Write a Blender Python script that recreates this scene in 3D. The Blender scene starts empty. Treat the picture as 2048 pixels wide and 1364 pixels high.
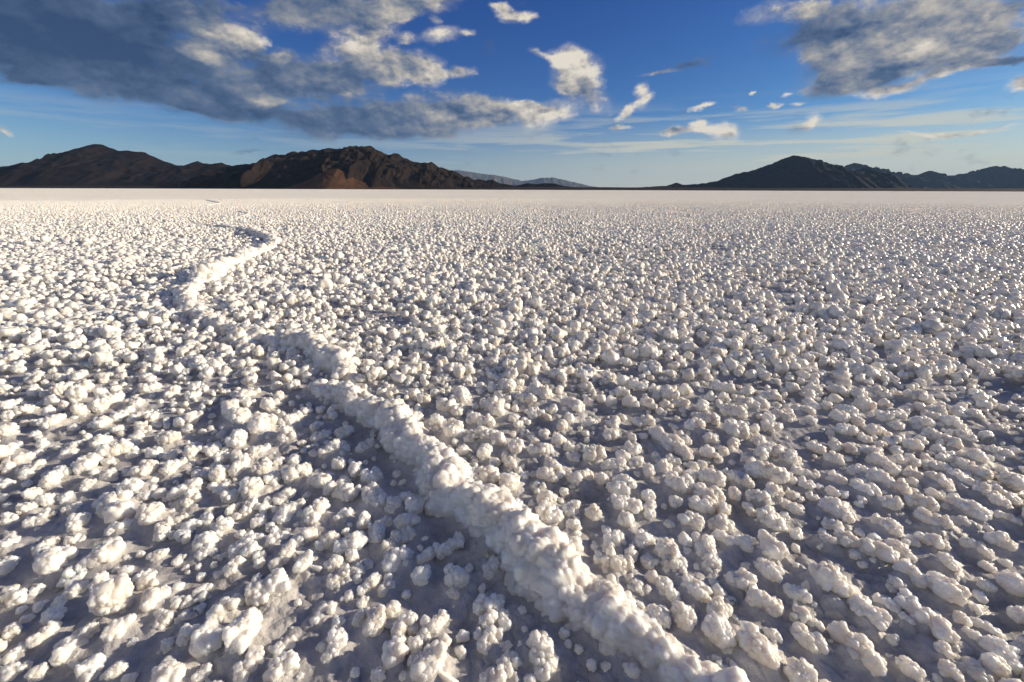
import bpy, bmesh, math
import numpy as np
from mathutils import Vector, Matrix

rng = np.random.default_rng(7)
R = math.radians
scene = bpy.context.scene
COL = scene.collection

# ------------------------------------------------------------------ camera
H = 0.35                       # eye height above the salt, metres
F = 853.0                      # focal length in photo pixels (2048 wide)
PITCH = math.atan((682 - 379.5) / F)
ROLL = 7.0 / 2048
fw = np.array([0, math.cos(PITCH), -math.sin(PITCH)])
up0 = np.array([0, math.sin(PITCH), math.cos(PITCH)])
rt0 = np.array([1.0, 0, 0])
rt = math.cos(ROLL) * rt0 + math.sin(ROLL) * up0
up = -math.sin(ROLL) * rt0 + math.cos(ROLL) * up0
EYE = np.array([0, 0, H])

cd = bpy.data.cameras.new("camera")
cd.sensor_width = 36.0
cd.lens = 36.0 * F / 2048
cd.clip_start = 0.01
cd.clip_end = 200000
cam = bpy.data.objects.new("camera", cd)
m = Matrix.Identity(4)
for i in range(3):
    m[i][0], m[i][1], m[i][2], m[i][3] = rt[i], up[i], -fw[i], EYE[i]
cam.matrix_world = m
COL.objects.link(cam)
scene.camera = cam


def ray(x, y):
    d = (x - 1024) / F * rt + (682 - y) / F * up + fw
    return d


def on_ground(x, y, z=0.0):
    d = ray(x, y)
    t = (z - H) / d[2]
    return EYE + d * t


def depth_of(p):
    return float(np.dot(np.asarray(p) - EYE, fw))


def to_px(p):
    v = np.asarray(p) - EYE
    w = v @ fw
    return 1024 + F * (v @ rt) / w, 682 - F * (v @ up) / w, w


# ------------------------------------------------------------------ noise
def hsh(ix, iy, iz, seed):
    with np.errstate(over='ignore'):
        a = (ix.astype(np.int64) * 374761393 + iy.astype(np.int64) * 668265263
             + iz.astype(np.int64) * 2147483647 + seed * 1274126177).astype(np.uint64)
        a = (a ^ (a >> np.uint64(13))) * np.uint64(1274126177)
        a = (a ^ (a >> np.uint64(16))) * np.uint64(2246822519)
        a = a ^ (a >> np.uint64(15))
    return (a & np.uint64(0xFFFFFF)).astype(np.float64) / 16777216.0


def vnoise(p, seed=0):
    i = np.floor(p).astype(np.int64)
    f = p - i
    u = f * f * f * (f * (f * 6 - 15) + 10)
    out = 0
    for dx in (0, 1):
        for dy in (0, 1):
            for dz in (0, 1):
                w = (u[:, 0] if dx else 1 - u[:, 0]) * (u[:, 1] if dy else 1 - u[:, 1]) * (u[:, 2] if dz else 1 - u[:, 2])
                out = out + w * hsh(i[:, 0] + dx, i[:, 1] + dy, i[:, 2] + dz, seed)
    return out


def fbm(p, octv=4, seed=0, gain=0.5):
    s, a, n = 0, 1.0, 0
    for o in range(octv):
        s = s + a * vnoise(p * (2.03 ** o) + 17.3 * o, seed + o)
        n += a
        a *= gain
    return s / n


def ridged(p, octv=4, seed=0, gain=0.5):
    s, a, n = 0, 1.0, 0
    for o in range(octv):
        s = s + a * (1 - np.abs(2 * vnoise(p * (2.07 ** o) + 9.1 * o, seed + o) - 1))
        n += a
        a *= gain
    return s / n


def knobs(p, cell, rad, seed, keep=1.0):
    """height of a pavement of round knobs at the points p"""
    q = p / cell
    i = np.floor(q).astype(np.int64)
    best = np.zeros(len(p))
    for dx in (-1, 0, 1):
        for dy in (-1, 0, 1):
            for dz in (-1, 0, 1):
                a, b, c = i[:, 0] + dx, i[:, 1] + dy, i[:, 2] + dz
                fx = a + hsh(a, b, c, seed) - q[:, 0]
                fy = b + hsh(a, b, c, seed + 1) - q[:, 1]
                fz = c + hsh(a, b, c, seed + 2) - q[:, 2]
                rr = rad * (0.6 + 0.6 * hsh(a, b, c, seed + 3))
                h = np.sqrt(np.maximum(0, rr * rr - fx * fx - fy * fy - fz * fz))
                best = np.maximum(best, h)
    return best * cell


# ------------------------------------------------------------------ mesh helpers
def mesh_from(name, V, T, smooth=True):
    """V: n x 3, T: faces as n x 3 or n x 4 array"""
    me = bpy.data.meshes.new(name)
    V = np.ascontiguousarray(V, dtype=np.float32)
    T = np.ascontiguousarray(T, dtype=np.int32)
    k = T.shape[1]
    me.vertices.add(len(V))
    me.vertices.foreach_set("co", V.ravel())
    me.loops.add(T.size)
    me.loops.foreach_set("vertex_index", T.ravel())
    me.polygons.add(len(T))
    me.polygons.foreach_set("loop_start", np.arange(0, T.size, k, dtype=np.int32))
    me.polygons.foreach_set("use_smooth", np.full(len(T), smooth, dtype=bool))
    me.update(calc_edges=True)
    me.validate()
    return me


def add(name, me, mat=None, label=None, cat=None, group=None, kind=None):
    o = bpy.data.objects.new(name, me)
    COL.objects.link(o)
    if mat:
        if not me.materials:
            me.materials.append(mat)
    if label: o["label"] = label
    if cat: o["category"] = cat
    if group: o["group"] = group
    if kind: o["kind"] = kind
    return o


ICO = {}


def ico(sub):
    if sub not in ICO:
        bm = bmesh.new()
        bmesh.ops.create_icosphere(bm, subdivisions=sub, radius=1.0)
        V = np.array([v.co[:] for v in bm.verts])
        V /= np.linalg.norm(V, axis=1)[:, None]
        T = np.array([[v.index for v in f.verts] for f in bm.faces])
        bm.free()
        ICO[sub] = (V, T)
    return ICO[sub]


# ------------------------------------------------------------------ materials
def new_mat(name):
    mt = bpy.data.materials.new(name)
    mt.use_nodes = True
    nt = mt.node_tree
    nt.nodes.clear()
    out = nt.nodes.new("ShaderNodeOutputMaterial")
    return mt, nt, out


def N(nt, typ, **kw):
    n = nt.nodes.new(typ)
    for k, v in kw.items():
        setattr(n, k, v)
    return n


def setin(n, **kw):
    for k, v in kw.items():
        n.inputs[k.replace("_", " ")].default_value = v


def salt_material():
    mt, nt, out = new_mat("salt_crust")
    b = N(nt, "ShaderNodeBsdfPrincipled")
    geo = N(nt, "ShaderNodeNewGeometry")
    n1 = N(nt, "ShaderNodeTexNoise"); setin(n1, Scale=38.0, Detail=3.0)
    nt.links.new(geo.outputs["Position"], n1.inputs["Vector"])
    cr = N(nt, "ShaderNodeValToRGB")
    cr.color_ramp.elements[0].position = 0.30; cr.color_ramp.elements[0].color = (0.72, 0.67, 0.60, 1)
    cr.color_ramp.elements[1].position = 0.62; cr.color_ramp.elements[1].color = (0.87, 0.85, 0.81, 1)
    nt.links.new(n1.outputs["Fac"], cr.inputs["Fac"])
    nt.links.new(cr.outputs["Color"], b.inputs["Base Color"])
    b.inputs["Roughness"].default_value = 0.34
    b.inputs["IOR"].default_value = 1.5
    b.inputs["Specular IOR Level"].default_value = 0.4
    b.subsurface_method = 'RANDOM_WALK'
    b.inputs["Subsurface Weight"].default_value = SSS
    b.inputs["Subsurface Radius"].default_value = (1.0, 0.86, 0.70)
    b.inputs["Subsurface Scale"].default_value = 0.010
    v = N(nt, "ShaderNodeTexVoronoi"); setin(v, Scale=520.0)
    n2 = N(nt, "ShaderNodeTexNoise"); setin(n2, Scale=900.0, Detail=2.0)
    nt.links.new(geo.outputs["Position"], v.inputs["Vector"])
    nt.links.new(geo.outputs["Position"], n2.inputs["Vector"])
    mx = N(nt, "ShaderNodeMath", operation='ADD')
    nt.links.new(v.outputs["Distance"], mx.inputs[0]); nt.links.new(n2.outputs["Fac"], mx.inputs[1])
    bp = N(nt, "ShaderNodeBump"); setin(bp, Strength=0.10, Distance=0.001)
    nt.links.new(mx.outputs[0], bp.inputs["Height"])
    nt.links.new(bp.outputs["Normal"], b.inputs["Normal"])
    nt.links.new(b.outputs[0], out.inputs["Surface"])
    return mt


def flat_material():
    """wet grey crust between the lumps, dry white salt further out"""
    mt, nt, out = new_mat("salt_flat")
    b = N(nt, "ShaderNodeBsdfPrincipled")
    geo = N(nt, "ShaderNodeNewGeometry")
    n1 = N(nt, "ShaderNodeTexNoise"); setin(n1, Scale=9.0, Detail=6.0, Roughness=0.6)
    n2 = N(nt, "ShaderNodeTexNoise"); setin(n2, Scale=120.0, Detail=4.0, Roughness=0.65)
    for n in (n1, n2):
        nt.links.new(geo.outputs["Position"], n.inputs["Vector"])
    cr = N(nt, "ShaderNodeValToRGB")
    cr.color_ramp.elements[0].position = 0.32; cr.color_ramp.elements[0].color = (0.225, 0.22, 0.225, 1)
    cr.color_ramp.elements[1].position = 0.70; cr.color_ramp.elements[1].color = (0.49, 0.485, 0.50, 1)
    ad = N(nt, "ShaderNodeMath", operation='MULTIPLY_ADD'); ad.inputs[1].default_value = 0.5
    sub = N(nt, "ShaderNodeMath", operation='SUBTRACT'); sub.inputs[1].default_value = 0.25
    nt.links.new(n2.outputs["Fac"], ad.inputs[0]); nt.links.new(n1.outputs["Fac"], ad.inputs[2])
    nt.links.new(ad.outputs[0], sub.inputs[0]); nt.links.new(sub.outputs[0], cr.inputs["Fac"])
    # thicker salt is whiter
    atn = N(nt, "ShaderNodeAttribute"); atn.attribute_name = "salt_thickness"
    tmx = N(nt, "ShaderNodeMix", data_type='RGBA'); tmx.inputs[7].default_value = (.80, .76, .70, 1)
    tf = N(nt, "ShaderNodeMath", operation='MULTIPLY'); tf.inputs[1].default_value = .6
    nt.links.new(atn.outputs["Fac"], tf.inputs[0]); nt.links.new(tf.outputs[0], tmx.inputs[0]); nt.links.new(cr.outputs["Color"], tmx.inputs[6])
    # dry white pan from some 20 m out
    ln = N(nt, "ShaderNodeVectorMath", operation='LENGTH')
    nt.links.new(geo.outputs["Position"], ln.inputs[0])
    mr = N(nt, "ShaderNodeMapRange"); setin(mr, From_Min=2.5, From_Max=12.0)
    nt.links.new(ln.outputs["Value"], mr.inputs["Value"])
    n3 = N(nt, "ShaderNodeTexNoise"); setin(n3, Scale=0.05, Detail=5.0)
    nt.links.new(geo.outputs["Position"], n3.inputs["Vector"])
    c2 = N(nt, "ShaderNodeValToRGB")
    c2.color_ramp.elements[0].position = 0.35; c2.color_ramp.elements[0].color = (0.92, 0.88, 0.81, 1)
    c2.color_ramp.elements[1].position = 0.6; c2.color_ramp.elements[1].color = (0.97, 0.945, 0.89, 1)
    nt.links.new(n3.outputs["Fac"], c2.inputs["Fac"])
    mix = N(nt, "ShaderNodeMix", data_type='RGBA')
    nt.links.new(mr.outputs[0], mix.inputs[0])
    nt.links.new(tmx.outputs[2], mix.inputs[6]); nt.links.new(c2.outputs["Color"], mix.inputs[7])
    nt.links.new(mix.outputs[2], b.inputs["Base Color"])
    b.inputs["Sheen Roughness"].default_value = 0.55
    b.inputs["Sheen Tint"].default_value = (1.0, .96, .88, 1)
    nt.links.new(mr.outputs[0], b.inputs["Sheen Weight"])
    rr = N(nt, "ShaderNodeMapRange"); setin(rr, From_Min=0.35, From_Max=0.65, To_Min=0.38, To_Max=0.7)
    nt.links.new(n1.outputs["Fac"], rr.inputs["Value"])
    nt.links.new(rr.outputs[0], b.inputs["Roughness"])
    b.inputs["Specular IOR Level"].default_value = 0.35
    bp = N(nt, "ShaderNodeBump"); setin(bp, Strength=0.6, Distance=0.004)
    nt.links.new(n2.outputs["Fac"], bp.inputs["Height"])
    # grains too small for the mesh: tilted facets further out
    n4 = N(nt, "ShaderNodeTexNoise"); setin(n4, Scale=30.0, Detail=2.0)
    nt.links.new(geo.outputs["Position"], n4.inputs["Vector"])
    s4 = N(nt, "ShaderNodeVectorMath", operation='SUBTRACT'); s4.inputs[1].default_value = (.5, .5, .5)
    nt.links.new(n4.outputs["Color"], s4.inputs[0])
    m4 = N(nt, "ShaderNodeVectorMath", operation='MULTIPLY'); m4.inputs[1].default_value = (7, 7, 0)
    nt.links.new(s4.outputs[0], m4.inputs[0])
    k4 = N(nt, "ShaderNodeVectorMath", operation='SCALE'); nt.links.new(m4.outputs[0], k4.inputs[0]); nt.links.new(mr.outputs[0], k4.inputs["Scale"])
    a4 = N(nt, "ShaderNodeVectorMath", operation='ADD'); nt.links.new(k4.outputs[0], a4.inputs[0]); nt.links.new(bp.outputs["Normal"], a4.inputs[1])
    z4 = N(nt, "ShaderNodeVectorMath", operation='NORMALIZE'); nt.links.new(a4.outputs[0], z4.inputs[0])
    nt.links.new(z4.outputs[0], b.inputs["Normal"])
    nt.links.new(b.outputs[0], out.inputs["Surface"])
    return mt


def rock_material(name, lo, hi, scale):
    mt, nt, out = new_mat(name)
    b = N(nt, "ShaderNodeBsdfPrincipled")
    geo = N(nt, "ShaderNodeNewGeometry")
    n1 = N(nt, "ShaderNodeTexNoise"); setin(n1, Scale=scale, Detail=8.0, Roughness=0.62)
    nt.links.new(geo.outputs["Position"], n1.inputs["Vector"])
    cr = N(nt, "ShaderNodeValToRGB")
    cr.color_ramp.elements[0].position = 0.35; cr.color_ramp.elements[0].color = (*lo, 1)
    cr.color_ramp.elements[1].position = 0.66; cr.color_ramp.elements[1].color = (*hi, 1)
    nt.links.new(n1.outputs["Fac"], cr.inputs["Fac"])
    nt.links.new(cr.outputs["Color"], b.inputs["Base Color"])
    b.inputs["Roughness"].default_value = 0.95
    b.inputs["Specular IOR Level"].default_value = 0.05
    bp = N(nt, "ShaderNodeBump"); setin(bp, Strength=0.3, Distance=12.0)
    nt.links.new(n1.outputs["Fac"], bp.inputs["Height"])
    nt.links.new(bp.outputs["Normal"], b.inputs["Normal"])
    nt.links.new(b.outputs[0], out.inputs["Surface"])
    return mt


SSS = 0.9
M_SALT = salt_material()
M_FLAT = flat_material()


# ------------------------------------------------------------------ salt lump shapes
def far_hit(a, d, c, r):
    """distance along rays (a, d) to the far side of the spheres (c, r), 0 where missed"""
    best = np.zeros(len(d))
    for k in range(len(c)):
        e = c[k] - a
        b = (e * d).sum(1)
        disc = b * b - (e * e).sum(1) + r[k] ** 2
        t = np.where(disc > 0, b + np.sqrt(np.maximum(disc, 0)), 0)
        best = np.maximum(best, t)
    return best


def lump_shape(E, seed, sub, detail=1.0):
    """a popcorn of salt: knobs upon knobs, cross radius about 1, half length E"""
    g = np.random.default_rng(1000 + seed)
    hl = E - 1.0
    V, T = ico(sub)
    a = np.zeros_like(V)
    a[:, 0] = hl * np.clip(V[:, 0] * 1.35, -1, 1)
    n1 = int(3 + 3 * hl)
    cx = np.linspace(-hl, hl, n1) if hl > 0 else np.zeros(n1)
    c = np.stack([cx + g.normal(0, .15, n1), g.normal(0, .22, n1), g.normal(0, .16, n1)], 1)
    r = g.uniform(.52, .80, n1)
    nb = int(5 + 5 * hl)
    c2 = np.stack([g.uniform(-hl - .5, hl + .5, nb), g.normal(0, .48, nb), g.uniform(-.25, .55, nb)], 1)
    c = np.concatenate([c, c2]); r = np.concatenate([r, g.uniform(.28, .52, nb)])
    t = np.maximum(far_hit(a, V, c, r), 0.52)

    def knob_layer(t, n, r0, r1, sink, zmin):
        w = np.where(V[:, 2] > zmin)[0]
        pick = g.choice(w, min(n, len(w)), replace=False)
        rr = g.uniform(r0, r1, len(pick))
        cc = a[pick] + V[pick] * (t[pick] - rr * sink)[:, None]
        return np.maximum(t, far_hit(a, V, cc, rr))
    t = knob_layer(t, int(17 * E), .20, .38, .38, -.4)
    t = knob_layer(t, int(26 * E), .11, .20, .40, -.5)
    if sub >= 4:
        t = knob_layer(t, int(60 * E * detail), .06, .11, .42, -.6)
    if sub >= 5:
        t = knob_layer(t, int(150 * E * detail), .03, .055, .60, -.7)
    P = a + V * t[:, None]
    lowz = np.minimum(P[:, 2], 0)
    s = np.clip(1 + .42 * lowz, .5, 1)
    P[:, 1] *= s
    P[:, 0] = a[:, 0] + (P[:, 0] - a[:, 0]) * s
    # drop what is sunk in the crust
    keep = (P[T][:, :, 2].max(1) > -.82)
    T = T[keep]
    used = np.unique(T)
    mp = np.full(len(P), -1); mp[used] = np.arange(len(used))
    return P[used], mp[T]


CLASSES = [(1.0, 9), (1.35, 7), (1.8, 6), (2.5, 5)]
VAR = {}      # (class, variant, sub) -> V, T


def variant(ci, k, sub):
    key = (ci, k, sub)
    if key not in VAR:
        VAR[key] = lump_shape(CLASSES[ci][0], ci * 50 + k, sub)
    return VAR[key]


SINK = 0.70          # centre height in units of the radius

# ------------------------------------------------------------------ lumps read off the photograph
PLACED_TEXT = """
A 0 1064
0 180 190 30 110;0 410 130 240 120;340 400 680 150 200;840 260 1070 100 230;610 420 740 330 110;790 360 880 300 70;790 540 1010 400 150;470 680 780 460 110;40 680 265 540 120;150 750 245 680 70;290 740 460 600 90;50 950 210 840 120;380 830 590 710 140;0 1210 250 1010 110;250 1060 560 800 130;900 740 1190 520 260;930 1030 1230 770 170;480 1200 900 830 130;0 1320 300 1200 110;250 1364 430 1210 130;690 1330 960 1110 190;960 1340 1150 1190 140;1230 460 1370 345 80;1370 420 1430 350 60;1270 710 1570 480 180;1770 590 1900 470 100;1620 690 1770 590 90;1380 880 1550 740 130;1590 800 1790 740 100;1610 1000 1840 840 170;1460 1080 1590 970 100;1760 1130 2046 900 250;1380 1364 1700 1190 280;1730 1364 1940 1230 130;1350 280 1550 150 120;1560 310 1690 200 90;1480 320 1530 290 45;1780 240 1900 120 110;1750 150 1960 20 160;1380 60 1560 0 110;300 200 540 60 90;600 100 740 30 90
B 400 1064
220 400 380 240 120;470 440 570 380 70;450 600 820 440 200;70 780 410 620 170;230 1090 550 720 260;320 1364 560 1090 160;600 1320 880 1170 180;0 1364 110 1230 110;300 220 540 10 130;180 260 250 180 70;0 230 80 120 100;630 130 810 20 110;720 260 880 100 140;650 330 780 240 110;850 130 960 30 100;850 380 1045 220 150;1075 170 1230 10 120;1045 220 1110 150 65;1235 200 1500 30 150;1150 350 1295 225 120;1190 480 1390 330 130;1390 400 1500 320 100;1450 580 1620 380 110;1640 600 1740 370 100;1430 700 1530 590 90;1000 830 1240 630 120;1190 870 1330 770 110;1160 1080 1350 910 170;1100 1190 1250 1080 110;1500 970 1700 700 180;1650 760 1820 660 120;1400 880 1520 690 120;1740 940 1980 760 150;1660 1220 1880 970 200;1820 1050 1905 960 80;1920 1310 2046 1070 150;1550 1364 1680 1240 120;650 1120 850 960 120;1640 170 1840 60 140;1660 320 1930 180 170;1740 90 1950 0 130;1510 70 1700 0 120
C 800 1064
195 410 195 410 150;400 440 640 440 200;410 600 550 500 110;170 290 305 150 100;330 210 580 60 120;0 320 110 180 110;660 680 950 640 150;900 700 980 920 110;740 860 880 730 120;720 1080 910 890 150;180 960 445 740 150;90 1364 460 1070 260;720 1364 950 1280 160;890 1290 1065 1130 160;1090 1080 1180 980 90;1170 1160 1400 970 220;1300 1290 1430 1100 150;910 1090 1010 1000 90;760 430 900 220 130;1470 210 1660 80 150;1340 130 1420 0 100;1450 60 1650 10 90
D 1200 1064
20 150 230 20 140;300 100 510 60 150;0 200 100 110 90;0 280 310 300 160;370 300 500 240 120;420 370 740 650 130;290 420 400 590 100;430 540 430 540 90;510 180 730 150 210;550 300 800 300 120;720 40 820 140 90;870 50 870 50 90;850 180 1060 130 150;920 300 1120 250 130;760 400 1000 600 170;1030 500 1140 620 110;880 310 880 310 60;1170 420 1410 480 180;1410 100 1670 220 200;1430 250 1650 440 160;1650 500 1880 620 140;1000 20 1380 140 110;1330 560 1640 720 160;1500 600 1640 700 110;10 450 290 720 180;345 670 345 670 110;400 720 600 860 180;650 760 880 860 200;950 690 1160 770 170;930 850 1210 980 240;1110 1050 1210 1110 90;1225 770 1225 770 60;1230 900 1640 1250 300;1500 940 1630 970 120;1740 770 1830 790 90;1830 760 2030 880 100;1750 880 2046 1100 170;1020 1130 1100 1200 90;1040 1200 1230 1364 130;1170 1190 1290 1300 100;1690 1200 1900 1364 200;650 1000 750 1080 90
E 1598 1064
180 20 330 130 120;320 30 880 230 150;720 160 880 260 120;610 30 740 80 100;780 80 1060 250 110;960 60 1110 130 80;1050 20 1370 150 130;1220 190 1470 370 150;1480 60 1760 240 120;1650 270 1780 360 80;1680 30 2000 160 180;1830 230 1930 320 80;1830 380 2046 600 160;110 290 420 590 220;880 280 1160 490 140;1180 370 1510 640 220;1440 640 1660 740 90;1590 470 1800 540 110;810 420 950 530 110;870 560 1420 1000 170;670 600 920 700 110;900 720 1030 880 100;470 610 830 880 170;0 560 70 600 120;290 860 780 1300 170;920 1130 1120 1364 150;1240 1190 1500 1364 150;1190 1050 1400 1140 140;1410 1190 1800 1364 170;1390 740 1570 850 110;1540 770 1860 950 100;1470 890 1670 1000 110;1650 950 2046 1280 190;1930 720 2046 800 150;1250 740 1250 740 70;1930 1000 2046 1100 100
F 0 764
0 60 75 60 90;0 250 185 170 90;230 130 400 60 90;170 310 320 210 110;450 130 610 60 110;420 210 540 160 100;580 210 580 210 70;650 100 860 10 120;650 180 760 90 120;880 120 970 60 90;850 280 1110 120 120;1000 80 1110 40 70;1270 100 1480 40 90;1150 150 1300 230 110;1500 130 1640 60 110;1660 150 1850 90 80;370 430 620 320 130;400 310 510 270 100;690 310 820 240 120;850 420 980 340 120;990 370 1140 290 80;1000 460 1130 400 80;1190 350 1340 280 80;1350 360 1440 270 90;1230 460 1390 410 90;0 510 140 400 130;40 340 130 300 90;0 680 190 550 100;300 520 400 480 60;310 600 450 540 100;540 720 740 570 130;800 620 1050 490 140;890 680 1210 590 140;1430 560 1660 490 130;1330 690 1500 620 100;0 800 330 660 110;180 900 420 700 100;670 830 890 700 140;500 880 660 770 130;400 980 540 830 140;0 980 80 900 90;1700 700 1810 610 110;1210 870 1450 740 150;940 920 1060 820 110;1480 850 1700 710 110;1600 420 1690 350 90;1700 380 1830 300 110;1810 910 1930 770 120;720 990 920 890 100;540 1110 660 990 100;370 1150 480 1000 120;240 1060 380 980 110;190 1200 370 1090 110;890 1230 1220 1010 230;1100 1000 1300 900 150;1280 1080 1380 990 110;1530 1050 1840 910 130;1650 1150 1830 990 130;1260 1300 1500 1100 200;240 1300 500 1180 110;0 1320 150 1190 110;590 1220 750 1100 110;610 1364 850 1200 140;940 1364 1260 1260 110;1400 1364 1590 1280 130;1650 1364 1830 1260 110;1830 1290 1940 1200 100
G 400 764
630 60 760 10 80;780 50 930 20 90;330 160 540 70 100;210 250 350 170 110;270 380 460 250 150;450 480 700 340 170;690 400 950 310 120;1000 440 1120 380 90;580 260 690 180 110;710 550 860 440 140;280 600 410 480 130;60 670 190 570 90;440 710 630 570 120;140 740 290 670 100;110 920 260 780 140;150 1040 270 920 110;230 1100 350 1000 110;280 870 450 700 130;380 1070 580 880 170;580 960 720 810 130;500 860 660 740 130;670 770 750 690 90;690 1120 830 960 110;760 880 1000 790 130;1000 850 1200 920 140;1100 700 1290 530 130;1000 520 1200 460 90;1230 450 1370 470 110;1210 790 1340 720 100;1350 830 1500 800 130;1110 960 1450 1030 140;1470 880 1650 870 130;1480 1000 1670 1130 190;1680 1160 1840 1060 130;1420 630 1590 540 100;1290 660 1340 600 60;550 1190 640 1050 90;370 1210 500 1080 110;250 1240 340 1120 90;720 1280 930 1070 140;950 1300 1170 1050 150;1210 1250 1400 1160 100;1420 1320 1550 1220 110;1760 1320 1990 1240 170;1540 1364 1740 1240 110;490 1320 600 1210 100;10 1260 120 1200 90;130 1364 320 1270 140;590 1364 690 1280 80;800 760 900 650 100
H 800 764
315 110 315 110 70;90 130 170 70 90;170 190 280 120 100;560 90 560 90 130;450 160 640 150 110;330 210 580 290 120;770 190 950 310 140;620 340 860 380 110;990 320 1090 330 90;860 110 1000 180 80;890 30 1050 50 130;1180 60 1370 150 140;1040 130 1240 180 100;1450 85 1450 85 80;1480 160 1660 260 110;1660 180 1760 190 90;1150 310 1320 290 90;1500 310 1580 370 110;1470 400 1470 400 110;1670 370 1790 370 90;260 330 410 370 120;70 320 200 350 110;380 470 560 440 180;700 460 960 560 130;300 560 350 560 90;1070 520 1030 680 130;1000 750 1000 750 110;500 610 650 640 110;700 640 840 660 140;330 690 430 710 90;490 750 630 770 120;620 860 900 850 150;920 920 1100 920 160;1260 470 1360 480 90;1380 540 1500 540 100;1160 640 1390 600 110;1580 690 1580 690 100;1510 600 1700 620 80;1670 690 1840 660 140;1300 740 1480 790 130;1240 820 1440 890 120;1250 1060 1400 1070 140;1240 1200 1480 1250 180;1460 1180 1640 1170 130;1680 1170 1850 1220 150;930 1110 1180 1200 120;1530 900 1750 840 120;1780 880 1910 900 120;1850 760 2046 750 110;1950 930 2046 1000 170;830 1010 830 1010 70;1440 990 1540 1010 70;1500 1320 1650 1330 120;1840 480 2000 480 110;1870 370 2000 370 110
I 1200 764
260 30 420 60 90;450 50 560 90 80;540 110 690 130 140;700 70 830 100 100;110 100 290 110 80;210 200 350 200 120;370 170 510 240 90;650 190 830 190 90;870 240 990 230 110;550 220 650 210 90;1020 40 1210 80 90;1270 80 1400 90 90;920 140 1060 130 90;1080 150 1160 150 70;1090 260 1340 310 110;1260 210 1550 210 110;1450 120 1640 140 90;1670 40 1820 70 100;1850 130 1960 120 90;1580 280 1770 360 90;1480 340 1600 340 80;1470 410 1650 410 100;1660 220 1950 270 80;1850 340 1980 380 90;330 370 480 370 90;460 430 860 710 130;250 520 340 500 90;220 610 380 620 110;395 490 395 490 80;160 680 260 680 110;280 710 410 710 100;880 320 1090 370 110;760 400 960 400 110;960 470 1060 560 100;1130 400 1330 500 150;1160 560 1270 550 100;1370 530 1510 540 100;1430 620 1640 650 130;930 650 1050 660 110;1070 640 1170 630 100;1640 660 1820 750 130;505 670 505 670 90;600 710 740 720 100;490 770 670 810 120;380 810 500 810 120;740 840 890 840 110;870 740 980 760 90;600 900 850 990 150;900 840 1140 930 120;1110 850 1400 950 100;1280 700 1450 720 90;1320 790 1690 880 150;1480 990 1690 1000 150;1330 1020 1550 1090 120;1150 1000 1290 1040 110;130 900 330 950 150;130 1010 250 1000 80;860 990 1110 1080 150;820 1120 1060 1150 140;1060 1190 1180 1180 110;720 1230 930 1320 140;370 1050 500 1040 120;370 1140 510 1130 110;450 1210 450 1210 90;100 1120 360 1130 140;150 1260 310 1260 130;980 1250 1240 1340 150;1340 1190 1420 1200 80;1430 1210 1660 1340 160;1630 1200 1720 1270 90;1670 1100 1840 1190 110;1600 810 1710 840 80;1800 890 1940 960 90;1870 1010 1990 1080 70;1690 1020 1800 1050 80;1740 800 2000 850 90
J 1598 764
70 50 200 90 80;0 110 150 140 70;280 50 450 110 90;480 100 620 150 110;270 140 380 180 90;40 180 180 230 90;190 220 300 220 70;620 60 840 140 100;940 100 1230 180 120;490 220 690 230 110;320 240 540 280 90;300 320 450 340 100;440 310 590 400 90;320 430 510 460 120;600 440 740 460 100;900 220 1040 280 80;1010 220 1330 280 100;1100 290 1290 330 80;700 330 980 300 100;830 340 950 440 110;1000 350 1240 400 100;1290 310 1480 420 130;1350 230 1510 320 100;1510 260 1660 320 90;1130 450 1500 600 110;950 550 1110 620 120;1050 510 1150 560 90;1200 600 1340 640 90;1420 460 1600 530 110;1620 470 1780 530 90;1510 640 1730 750 120;1100 690 1220 720 80;1240 680 1500 720 80;1100 740 1370 800 80;1400 740 1730 860 110;950 800 1140 880 110;1130 830 1390 960 120;1360 840 1590 930 110;410 590 540 650 90;560 600 750 670 110;260 570 390 580 100;80 570 230 640 80;230 680 400 720 130;620 680 900 830 120;800 700 1010 740 110;690 560 790 580 80;820 610 930 640 90;770 510 880 540 90;530 510 670 530 90;420 810 650 830 110;620 850 1010 1020 130;480 930 720 1030 130;700 1060 920 1110 140;260 850 440 930 100;240 980 380 1030 80;200 1080 490 1260 170;970 1060 1260 1160 130;1040 1200 1400 1310 150;1140 1000 1310 1060 80;1000 970 1100 1020 70;1330 1060 1730 1240 150;1550 970 1770 1010 110;1700 1050 1920 1140 110;1770 970 2020 1130 110;1770 1190 2046 1300 100;1370 1260 1660 1330 110;650 1260 930 1364 130;1700 590 1940 680 100;1840 870 2046 980 150;220 1280 400 1350 90
"""
GROWL = 1.15
placed = []          # x, y, radius, E, angle, px size
tile = None
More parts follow.
